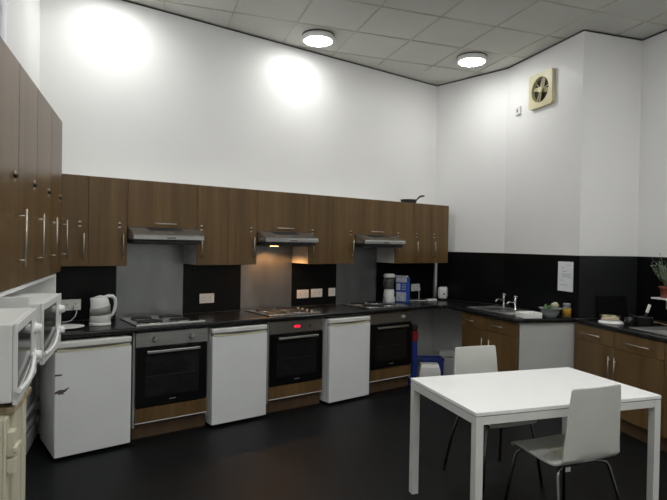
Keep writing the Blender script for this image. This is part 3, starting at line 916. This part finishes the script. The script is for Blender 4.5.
t = thing('carton', 'tall blue printed carton with open crumpled top, standing behind the right hob', 'carton', (3.205, -0.165, ZW + .001), math.radians(16))
t.scale = (1.2, 1.3, 1.26)
b = MB(); b.box(0, -0.10, 0, 0.060, 0.02, 0.235, 0.002); cb = b.build('carton_body', 'bluebox', t)
b = MB(); b.box(-0.0012, -0.092, 0.010, -0.0002, 0.014, 0.095); b.build('printed_panel', 'cardprint', cb)
b = MB(); b.box(-0.0012, -0.030, 0.115, -0.0002, 0.014, 0.175); b.build('printed_panel', 'cardprint', cb)
b = MB(); b.box(-0.0012, -0.098, 0.190, -0.0002, 0.018, 0.234); b.build('printed_panel', 'cardprint', cb)
b = MB()
for i in range(4):
    b.box(-0.0011, -0.088, 0.120 + i * 0.015, -0.0002, -0.045 - 0.008 * (i % 2), 0.126 + i * 0.015)
b.build('print_lines', 'cardprint', cb)
b = MB()
for i in range(8):
    b.blob((0.030 + random.uniform(-.012, .012), -0.09 + i * 0.0145, 0.243), (0.016, 0.012, 0.012), 1, 0.25)
b.build('inner_bag', 'brass', t)
b = MB()
T = Matrix.Translation((0.0, 0.0, 0.235)) @ Matrix.Rotation(-0.5, 4, 'Y'); b.box(0.0, -0.098, 0, 0.0012, 0.018, 0.022, 0, T)
b.build('top_flap', 'cardprint', t)

t = thing('plug_adaptor', 'white flat plug adaptor with lead on the worktop left of the toaster', 'adaptor', (3.655, -0.300, ZW + .001), -0.2)
b = MB(); b.box(-0.065, -0.026, 0, 0.065, 0.026, 0.026, 0.006); b.build('adaptor_body', 'plastic', t)
b = MB(); b.tube([(-0.06, 0, 0.013), (-0.12, 0.02, 0.006), (-0.19, 0.06, 0.010), (-0.25, 0.05, 0.006), (-0.31, 0.02, 0.012), (-0.36, 0.06, 0.006)], 0.0045, 8); b.build('lead', 'plastic', t)
t = thing('plug', 'white plug in the socket right of the blue carton', 'plug', (3.695, -0.0205, 1.030))
b = MB(); b.box(-0.022, -0.024, -0.020, 0.022, 0, 0.020, 0.005); b.build('plug_body', 'plastic', t)
b = MB(); b.tube([(0, -0.015, -0.018), (0.002, -0.02, -0.05), (-0.005, -0.03, -0.09), (-0.03, -0.05, -0.112), (-0.06, -0.08, -0.119)], 0.004, 8); b.build('lead', 'plastic', t)

t = thing('toaster', 'white toaster in the back right corner of the worktop', 'toaster', (3.922, -0.240, ZW + .001), math.radians(218))
t.scale = (0.95, 0.95, 1.0)
b = MB(); b.box(-0.095, -0.062, 0.012, 0.095, 0.062, 0.165, 0.035, None, 4); b.build('shell', 'plastic', t)
b = MB(); b.box(-0.06, -0.024, 0.160, 0.06, -0.008, 0.1660); b.box(-0.06, 0.008, 0.160, 0.06, 0.024, 0.1660); b.build('slots', 'rubber', t)
b = MB(); b.box(0.094, 0.010, 0.070, 0.108, 0.034, 0.088, 0.004); b.build('lever', 'rubber', t)
for sx in (-0.05, 0.05):
    for sy in (-0.03, 0.03):
        b = MB(); b.lathe([(0.010, 0), (0.010, 0.0125)], 10, Matrix.Translation((sx, sy, 0))); b.build('foot', 'rubber', t)

b = MB(); b.cyl(0.019, (3.976, -0.062, ZW + .001), (3.976, -0.062, 1.516), 16)
tag(b.build('pipe', 'shelf'), 'white vertical pipe rising from the worktop behind the toaster', 'pipe')

# ------------------------------------------------------------------ things on the sink run and right run
pB_ = Vector((3.510, -1.945, 0))
t = thing('salad_bowl', 'clear glass bowl with greens at the end of the sink worktop', 'bowl', (3.572, -1.950, ZW + .001))
b = MB(); b.lathe([(0.050, 0.0), (0.058, 0.004), (0.082, 0.05), (0.098, 0.088), (0.112, 0.092), (0.112, 0.096), (0.094, 0.093), (0.078, 0.052), (0.052, 0.009), (0.01, 0.007)], 36); b.build('bowl_body', 'bowlglass', t)
g0 = thing('leafy_vegetable', 'bunch of green leaves heaped in the glass bowl', 'vegetable', (3.547, -1.945, ZW + .06))
b = MB()
for i in range(16):
    a = random.uniform(0, 2 * PI); r_ = random.uniform(0, 0.045)
    T = Matrix.Translation((r_ * math.cos(a), r_ * math.sin(a), 0.02 + random.uniform(0, 0.03))) @ Matrix.Rotation(random.uniform(0, 6), 4, 'Z') @ Matrix.Rotation(random.uniform(-.9, .9), 4, 'X')
    b.box(-0.012, -0.026, -0.001, 0.012, 0.026, 0.001, 0.0006, T)
b.build('leaves', 'green', g0)
b = MB(); b.tube([(0, 0, -0.035), (0.005, 0, 0.0), (-0.01, 0.01, 0.06), (-0.025, 0.015, 0.075)], 0.004, 8); b.build('stalk', 'green', g0)
b = MB(); b.blob((0, 0, 0), (0.042, 0.035, 0.030), 2, 0.08)
tag(b.build('vegetable', 'pale', None, (3.628, -1.964, ZW + .120)), 'pale round vegetable lying on the right side of the glass bowl', 'vegetable')

t = thing('jar', 'glass jar of yellow contents with grey lid beside the glass bowl', 'jar', (3.722, -2.032, ZW + .001))
b = MB(); b.lathe([(0.036, 0.0), (0.041, 0.004), (0.041, 0.095), (0.032, 0.112), (0.032, 0.116), (0.030, 0.116), (0.030, 0.112), (0.038, 0.094), (0.038, 0.006), (0.01, 0.004)], 28); b.build('glass', 'clear', t)
b = MB(); b.lathe([(0.0416, 0.010), (0.0416, 0.086), (0.0405, 0.089)], 28); b.build('contents', 'yellow', t)
b = MB(); b.lathe([(0.034, 0.1165), (0.035, 0.119), (0.035, 0.138), (0.031, 0.140)], 28); b.build('lid', 'plasticgrey', t)

b = MB()
ux = (Vector((3.43, -1.975, 0)) - Vector((3.20, -1.86, 0))).normalized()
Tt = Matrix.Translation((3.268, -1.868, ZW + .0012)) @ Matrix.Rotation(math.atan2(ux.y, ux.x), 4, 'Z')
b.box(-0.005, 0, 0, 0.185, 0.008, 0.052, 0.002, Tt); b.box(-0.005, 0.15, 0, 0.185, 0.158, 0.052, 0.002, Tt); b.box(-0.005, 0.008, 0, 0.003, 0.15, 0.052, 0.002, Tt); b.box(0.177, 0.008, 0, 0.185, 0.15, 0.052, 0.002, Tt); b.box(0, 0.004, 0, 0.18, 0.154, 0.006, 0, Tt)
tag(b.build('tray', 'shelf'), 'white low plastic tray at the corner of the sink worktop', 'tray')

# paper notice on the splashback
dB2 = (KV - K2).normalized(); nB2 = Vector((dB2.y, -dB2.x, 0))
if nB2.x > 0: nB2 = -nB2
rot_B2 = math.atan2(dB2.y, dB2.x)
pp = KV - dB2 * 0.277 + nB2 * 0.0075
t = thing('notice', 'white printed sheet of paper stuck on the black splashback above the bowl', 'paper', (pp.x, pp.y, 1.157), rot_B2)
b = MB()
T = Matrix.Rotation(0.0, 4, 'Y')
b.prism([(0, -0.0008), (0.212, -0.0008), (0.212, 0.0), (0, 0.0)], 0, 0.296)
b.build('sheet', 'paper', t)
b = MB()
rows = [(0.258, 0.13, 0.17), (0.232, 0.05, 0.09), (0.196, 0.06, 0.13), (0.170, 0.05, 0.185), (0.155, 0.05, 0.175), (0.140, 0.06, 0.185), (0.105, 0.03, 0.08), (0.060, 0.03, 0.15)]
for z, a0, a1 in rows:
    x = a0
    while x < a1:
        w_ = random.uniform(0.008, 0.02)
        b.box(x, -0.0014, z, min(x + w_, a1), -0.0008, z + 0.005)
        x += w_ + 0.004
b.build('print_lines', 'ink', t)

# extractor fan and switch on the right wall
pf = KV - dB2 * 0.567 + nB2 * 0.001
t = thing('extractor_fan', 'square cream extractor fan high on the right wall', 'extractor fan', (pf.x, pf.y, 3.270), rot_B2)
RF = 0.135
b = MB()
# square frame with round opening
n = 48
ring_i, ring_o, ring_ib, ring_ob = [], [], [], []
hs_ = 0.183
for i in range(n):
    a = 2 * PI * (i + 0.5) / n
    c_, s_ = math.cos(a), math.sin(a)
    k = hs_ / max(abs(c_), abs(s_))
    ring_o.append(b.bm.verts.new((c_ * k, -0.040, s_ * k)))
    ring_ob.append(b.bm.verts.new((c_ * k, 0.0, s_ * k)))
    ring_i.append(b.bm.verts.new((c_ * RF, -0.044, s_ * RF)))
    ring_ib.append(b.bm.verts.new((c_ * (RF - 0.006), -0.004, s_ * (RF - 0.006))))
for i in range(n):
    j = (i + 1) % n
    b.bm.faces.new((ring_o[i], ring_o[j], ring_i[j], ring_i[i]))
    b.bm.faces.new((ring_i[i], ring_i[j], ring_ib[j], ring_ib[i]))
    b.bm.faces.new((ring_ob[i], ring_ob[j], ring_o[j], ring_o[i]))
b.build('frame', 'fan', t)
b = MB(); b.cyl(RF - 0.004, (0, -0.003, 0), (0, -0.0005, 0), 40); b.build('back_shutter', 'fandark', t)
b = MB()
b.cyl(0.036, (0, -0.034, 0), (0, -0.012, 0), 24)
for i in range(4):
    T = Matrix.Rotation(i * PI / 2 + 0.25, 4, 'Y') @ Matrix.Translation((0.078, -0.020, 0)) @ Matrix.Rotation(0.35, 4, 'X')
    b.box(-0.050, -0.0015, -0.024, 0.044, 0.0015, 0.024, 0.001, T)
b.build('rotor', 'fanrotor', t)
b = MB()
for i in range(3):
    a = i * 2 * PI / 3 + 0.15
    b.cyl(0.0035, (0.03 * math.cos(a), -0.037, 0.03 * math.sin(a)), (RF * 0.985 * math.cos(a), -0.037, RF * 0.985 * math.sin(a)), 8)
b.cyl(0.03, (0, -0.042, 0), (0, -0.0345, 0), 24)
b.build('motor_bracket', 'fan', t)
ps = KV - dB2 * 0.968
t = thing('wall_switch', 'small white switch on the wall left of the extractor fan', 'switch', (ps.x + nB2.x * .001, ps.y + nB2.y * .001, 3.139), rot_B2)
b = MB(); b.box(-0.044, -0.022, -0.044, 0.044, 0, 0.044, 0.004); b.build('face_plate', 'socket', t)
b = MB(); b.box(-0.012, -0.026, -0.018, 0.012, -0.0215, 0.018, 0.002); b.build('rocker', 'plasticgrey', t)

# right-hand worktop objects
t = thing('dish', 'white upturned dish under the shallow metal pan on the far right worktop', 'dish', (3.740, -2.455, ZW + .001))
b = MB(); b.lathe([(0.108, 0.0), (0.110, 0.004), (0.100, 0.014), (0.075, 0.026), (0.01, 0.0275)], 36); b.build('dish_body', 'plastic', t)
b = MB(); b.lathe([(0.066, 0.0), (0.080, 0.004), (0.088, 0.034), (0.093, 0.037), (0.085, 0.034), (0.076, 0.008), (0.01, 0.006)], 36)
tag(b.build('frying_pan', 'brass', None, (3.748, -2.440, ZW + .0295)), 'shallow brassy metal pan sitting on the white upturned dish', 'pan')
t = thing('saucepan', 'black saucepan with a pale utensil standing in it, far right worktop', 'saucepan', (3.880, -2.680, ZW + .001))
b = MB(); b.lathe([(0.066, 0.0), (0.071, 0.004), (0.073, 0.070), (0.076, 0.072), (0.070, 0.070), (0.067, 0.008), (0.01, 0.006)], 32); b.build('pot', 'darkmetal', t)
b = MB(); b.cyl(0.010, (0.030, 0.066, 0.060), (0.075, 0.16, 0.072), 12); b.build('handle', 'rubber', t)
t = thing('spatula', 'pale grey spatula leaning up out of the black saucepan', 'utensil', (3.870, -2.677, ZW + .018))
T = Matrix.Rotation(math.radians(-36), 4, 'Z') @ Matrix.Rotation(math.radians(19), 4, 'Y')
b = MB(); b.box(-0.012, -0.003, 0.0, 0.012, 0.003, 0.12, 0.002, T); b.build('blade', 'darkmetal', t)
b = MB(); b.box(-0.013, -0.006, 0.10, 0.013, 0.006, 0.178, 0.004, T); b.build('grip', 'fridgetop', t)
t = thing('mug', 'small dark mug between the frying pan and the black saucepan', 'mug', (3.790, -2.590, ZW + .001))
b = MB(); b.lathe([(0.030, 0), (0.036, 0.003), (0.038, 0.060), (0.035, 0.060), (0.033, 0.006), (0.005, 0.005)], 24); b.build('cup', 'darkmetal', t)
b = MB(); b.tube([(-0.036, 0, 0.05), (-0.056, 0, 0.046), (-0.060, 0, 0.03), (-0.050, 0, 0.016), (-0.036, 0, 0.014)], 0.005, 8); b.build('handle', 'darkmetal', t)
b = MB(); b.cyl(0.007, (3.99, -2.74, ZW + .022), (3.80, -3.02, ZW + .022), 10); b.blob((3.995, -2.733, ZW + .022), (0.026, 0.026, 0.008))
tag(b.build('wooden_spoon', 'timber'), 'wooden spoon lying behind the right sink drainer', 'spoon')
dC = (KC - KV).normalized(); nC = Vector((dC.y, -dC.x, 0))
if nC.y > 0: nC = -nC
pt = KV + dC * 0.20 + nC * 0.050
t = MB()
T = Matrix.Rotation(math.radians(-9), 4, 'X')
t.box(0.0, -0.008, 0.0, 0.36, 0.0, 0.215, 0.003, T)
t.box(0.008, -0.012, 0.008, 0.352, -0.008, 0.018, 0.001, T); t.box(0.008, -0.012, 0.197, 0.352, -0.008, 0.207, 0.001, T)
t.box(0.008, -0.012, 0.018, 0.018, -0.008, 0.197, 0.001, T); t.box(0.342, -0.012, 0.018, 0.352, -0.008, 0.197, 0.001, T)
tag(t.build('dark_panel', 'mattblack', None, (pt.x, pt.y, ZW + .003), math.atan2(dC.y, dC.x)), 'black flat panel with raised border leaning on the splashback behind the frying pan', 'tray')  # flat near-black rectangle with a raised border

# plant on its shelf
sh = KC - D * 0.42 - N * 0.008
t = thing('wall_shelf', 'small white shelf on the far right wall under the plant pot', 'shelf', (sh.x, sh.y, 1.125), rot_B2)
b = MB(); b.box(-0.105, -0.17, 0.0, 0.25, 0.0, 0.014, 0.003); b.build('board', 'shelf', t)
for xx in (-0.08, 0.18):
    b = MB(); b.box(xx, -0.12, -0.008, xx + 0.012, 0, 0.0, 0.001); b.box(xx, -0.010, -0.10, xx + 0.012, 0.0, -0.008, 0.001); b.build('bracket', 'shelf', t)
pl = sh - N * 0.094 - D * 0.0
t = thing('potted_plant', 'spiky green plant in a terracotta pot at the right picture edge', 'plant', (pl.x, pl.y, 1.1395))
b = MB(); b.lathe([(0.048, 0.0), (0.050, 0.003), (0.062, 0.085), (0.070, 0.085), (0.071, 0.108), (0.062, 0.108), (0.060, 0.092), (0.01, 0.092)], 30); b.build('pot', 'terracotta', t)
b = MB(); b.lathe([(0.0595, 0.0925), (0.05, 0.097), (0.01, 0.098)], 24); b.build('soil', 'soil', t)
b = MB()
for i in range(46):
    a = random.uniform(0, 2 * PI); l_ = random.uniform(0.14, 0.33); sp = random.uniform(0.1, 0.65) * (0.25 if math.cos(a) > 0.2 else 1.0)
    bx, by = 0.02 * math.cos(a), 0.02 * math.sin(a)
    tip = (bx + math.cos(a) * l_ * sp * 0.75, by + math.sin(a) * l_ * sp * 0.75, 0.097 + l_ * (1 - 0.35 * sp))
    mid = (bx + math.cos(a) * l_ * sp * 0.3, by + math.sin(a) * l_ * sp * 0.3, 0.097 + l_ * 0.55)
    b.tube([(bx, by, 0.095), mid, tip], [0.0022, 0.002, 0.001], 5)
    for k in range(6):
        u = 0.35 + 0.65 * k / 5
        c = Vector((bx, by, 0.095)).lerp(Vector(tip), u)
        T = Matrix.Translation(c) @ Matrix.Rotation(random.uniform(0, 6.28), 4, 'Z') @ Matrix.Rotation(random.uniform(0.3, 1.2), 4, 'X')
        b.box(-0.003, 0, -0.0006, 0.003, 0.026, 0.0006, 0, T)
b.build('foliage', 'greygreen', t)

# frying pan on top of the wall cabinets
t = thing('frying_pan', 'black frying pan lying on top of the back row of wall cabinets', 'pan', (3.325, -0.205, ZT + .003), math.radians(-20))
b = MB(); b.lathe([(0.080, 0.0), (0.088, 0.004), (0.100, 0.044), (0.103, 0.046), (0.097, 0.043), (0.083, 0.007), (0.01, 0.005)], 36); b.build('pan_body', 'rubber', t)
b = MB(); b.tube([(0.094, 0, 0.036), (0.115, 0, 0.060), (0.145, 0, 0.088), (0.175, 0, 0.097), (0.205, 0, 0.100)], [0.007, 0.009, 0.012, 0.012, 0.010], 10); b.build('handle', 'rubber', t)

# ------------------------------------------------------------------ bins below the corner worktop
t = thing('tall_bin', 'tall blue bin with red panel and dark lid beside the right oven', 'bin', (3.052, -0.60, 0))
b = MB(); b.box(0.0, 0.0, 0.001, 0.075, 0.26, 0.505, 0.010); b.build('bin_body', 'blue', t)
b = MB(); b.box(0.0, -0.004, 0.506, 0.082, 0.262, 0.618, 0.010); b.build('upper_panel', 'red', t)
b = MB(); b.box(-0.004, -0.002, 0.619, 0.072, 0.262, 0.690, 0.012); b.build('lid', 'rubber', t)
RC = math.radians(-36)
t = thing('crate', 'blue plastic crate behind the white tub under the corner worktop', 'crate', (3.318, -0.445, 0), RC)
b = MB()
cw, cd, ch = 0.285, 0.18, 0.262
b.box(0, 0, 0.001, cw, 0.012, ch, 0.004); b.box(0, cd - 0.012, 0.001, cw, cd, ch, 0.004)
b.box(0, 0.011, 0.001, 0.012, cd - 0.011, ch, 0.004); b.box(cw - 0.012, 0.011, 0.001, cw, cd - 0.011, ch, 0.004); b.box(0.01, 0.01, 0.001, cw - 0.01, cd - 0.01, 0.012)
b.build('crate_body', 'blue', t)
b = MB(); b.box(-0.006, -0.009, ch - 0.035, cw + 0.006, -0.0005, ch + 0.004, 0.003); b.build('rim', 'blue', t)
t = thing('tub', 'white tapered tub in front of the blue crate', 'tub', (3.325, -0.590, 0), RC)
b = MB()
def frus(w0, d0, z0, w1, d1, z1):
    vs = [b.bm.verts.new((x * w0, y * d0, z0)) for x, y in ((-1, -1), (1, -1), (1, 1), (-1, 1))] + [b.bm.verts.new((x * w1, y * d1, z1)) for x, y in ((-1, -1), (1, -1), (1, 1), (-1, 1))]
    for f in ((3, 2, 1, 0), (4, 5, 6, 7), (0, 1, 5, 4), (1, 2, 6, 5), (2, 3, 7, 6), (3, 0, 4, 7)):
        b.bm.faces.new([vs[i] for i in f])
frus(0.128, 0.07, 0.001, 0.118, 0.085, 0.145)
b.build('tub_body', 'shelf', t)
b = MB(); frus(0.118, 0.087, 0.1455, 0.106, 0.080, 0.195); frus(0.104, 0.078, 0.1951, 0.100, 0.055, 0.228); b.build('lid', 'fridgetop', t)
t = thing('storage_box', 'white storage box with lid at the right under the corner worktop', 'box', (3.705, -0.405, 0), RC)
b = MB(); b.box(0, 0, 0.001, 0.24, 0.17, 0.215, 0.012); b.build('box_body', 'shelf', t)
b = MB(); b.prism([(-0.006, -0.006), (0.246, -0.006), (0.246, 0.176), (-0.006, 0.176)], 0.217, 0.30, None, 0.03)
b.build('lid', 'shelf', t)

# ------------------------------------------------------------------ table
TR = math.radians(-17.9)
t = thing('table', 'white rectangular table with square legs in the right foreground', 'table', (1.682, -2.987, 0), TR)
TL, TWd, TZ = 1.25, 0.745, 0.735
b = MB(); b.box(-TL / 2, -TWd / 2, TZ - 0.020, TL / 2, TWd / 2, TZ, 0.002); b.build('tabletop', 'table', t)
lw_ = 0.046
for sx in (-1, 1):
    for sy in (-1, 1):
        xa, ya = sx * TL / 2, sy * TWd / 2
        b = MB(); b.box(xa - sx * 0.001, ya - sy * 0.001, 0.001, xa - sx * lw_, ya - sy * lw_, TZ - 0.0245, 0.002); b.build('leg', 'tableframe', t)
for sy in (-1, 1):
    b = MB(); b.box(-TL / 2 + lw_ + 0.0005, sy * (TWd / 2 - 0.003), TZ - 0.068, TL / 2 - lw_ - 0.0005, sy * (TWd / 2 - 0.028), TZ - 0.0245, 0.002); b.build('apron', 'tableframe', t)
for sx in (-1, 1):
    b = MB(); b.box(sx * (TL / 2 - 0.003), -TWd / 2 + lw_ + 0.0005, TZ - 0.068, sx * (TL / 2 - 0.028), TWd / 2 - lw_ - 0.0005, TZ - 0.0245, 0.002); b.build('apron', 'tableframe', t)
b = MB(); b.box(-TL / 2 + 0.006, -TWd / 2 + 0.006, TZ - 0.0243, TL / 2 - 0.006, TWd / 2 - 0.006, TZ - 0.0202); b.build('shadow_gap', 'gap', t)

# ------------------------------------------------------------------ chairs
def chair(label, loc, rotz, stain):
    t = thing('shell_chair', label, 'chair', loc, rotz, 'white shell chairs at the table')
    # side profile of the bent shell (y towards the back, z up), front to back
    prof = [(-0.205, 0.420, 0.182), (-0.198, 0.437, 0.186), (-0.175, 0.446, 0.191), (-0.10, 0.446, 0.200), (0.0, 0.438, 0.203), (0.09, 0.434, 0.205), (0.15, 0.438, 0.206), (0.185, 0.455, 0.202), (0.205, 0.485, 0.201), (0.215, 0.53, 0.199), (0.221, 0.60, 0.192), (0.226, 0.68, 0.185), (0.232, 0.76, 0.181), (0.237, 0.830, 0.175), (0.239, 0.854, 0.172), (0.240, 0.862, 0.163)]
    b = MB()
    rows = []
    nu = 10
    for (y, z, hw) in prof:
        row = []
        for i in range(nu + 1):
            u = -1 + 2 * i / nu
            bow = 0.012 * u * u if z > 0.5 else 0.0
            row.append(b.bm.verts.new((hw * u, y - bow, z + (0.004 * u * u if z < 0.46 else 0))))
        rows.append(row)
    for r_, q_ in zip(rows, rows[1:]):
        for i in range(nu):
            b.bm.faces.new((r_[i], r_[i + 1], q_[i + 1], q_[i])).smooth = True
    sh_ = b.build('shell', 'chair', t)
    md = sh_.modifiers.new('thickness', 'SOLIDIFY'); md.thickness = 0.012; md.offset = 0
    bv = sh_.modifiers.new('edge', 'BEVEL'); bv.width = 0.003; bv.segments = 2; bv.limit_method = 'ANGLE'
    ss = sh_.modifiers.new('smooth', 'SUBSURF'); ss.levels = 1; ss.render_levels = 1
    if stain:
        b = MB()
        n = 20
        vs = []
        for i in range(n):
            a = 2 * PI * i / n
            rr = 1 + 0.15 * math.sin(3 * a) + 0.08 * math.cos(5 * a)
            x, y = 0.085 * rr * math.cos(a), 0.03 + 0.10 * rr * math.sin(a)
            zt = 0.4492 - 0.055 * (y + 0.175) if y < 0.09 else 0.4345
            vs.append(b.bm.verts.new((x + 0.02, y, zt + 0.0065 + 0.0045 * 0)))
        b.bm.faces.new(vs)
        o_ = b.build('worn_patch', 'chairstain', t)
        md = o_.modifiers.new('thickness', 'SOLIDIFY'); md.thickness = 0.0015
    for sx in (-1, 1):
        b = MB()
        b.tube([(sx * 0.10, -0.12, 0.424), (sx * 0.145, -0.14, 0.424), (sx * 0.172, -0.152, 0.414), (sx * 0.184, -0.16, 0.39), (sx * 0.205, -0.18, 0.25), (sx * 0.235, -0.205, 0.008)], 0.0095, 12)
        b.build('leg', 'legchrome', t)
        b = MB()
        b.tube([(sx * 0.10, 0.12, 0.418), (sx * 0.145, 0.135, 0.418), (sx * 0.174, 0.147, 0.408), (sx * 0.186, 0.155, 0.385), (sx * 0.210, 0.19, 0.25), (sx * 0.240, 0.235, 0.008)], 0.0095, 12)
        b.build('leg', 'legchrome', t)
        for py, qy in ((-0.205, 1), (0.235, 1)):
            b = MB(); b.lathe([(0.012, 0.001), (0.012, 0.014), (0.010, 0.016)], 12, Matrix.Translation((sx * (0.235 if py < 0 else 0.240), py, 0))); b.build('foot_cap', 'rubber', t)
    b = MB()
    b.box(-0.11, -0.135, 0.417, 0.11, -0.105, 0.427, 0.003); b.box(-0.11, 0.105, 0.411, 0.11, 0.135, 0.421, 0.003); b.box(-0.02, -0.106, 0.417, 0.02, 0.106, 0.4225, 0.002)
    b.build('seat_bracket', 'darkmetal', t)
    return t
chair('white shell chair seen from behind, near side of the table, worn seat patch', (1.600, -3.250, 0), math.radians(166.1), True)
chair('white shell chair on the far side of the table, facing the viewer', (1.833, -2.616, 0), math.radians(-15.6), False)
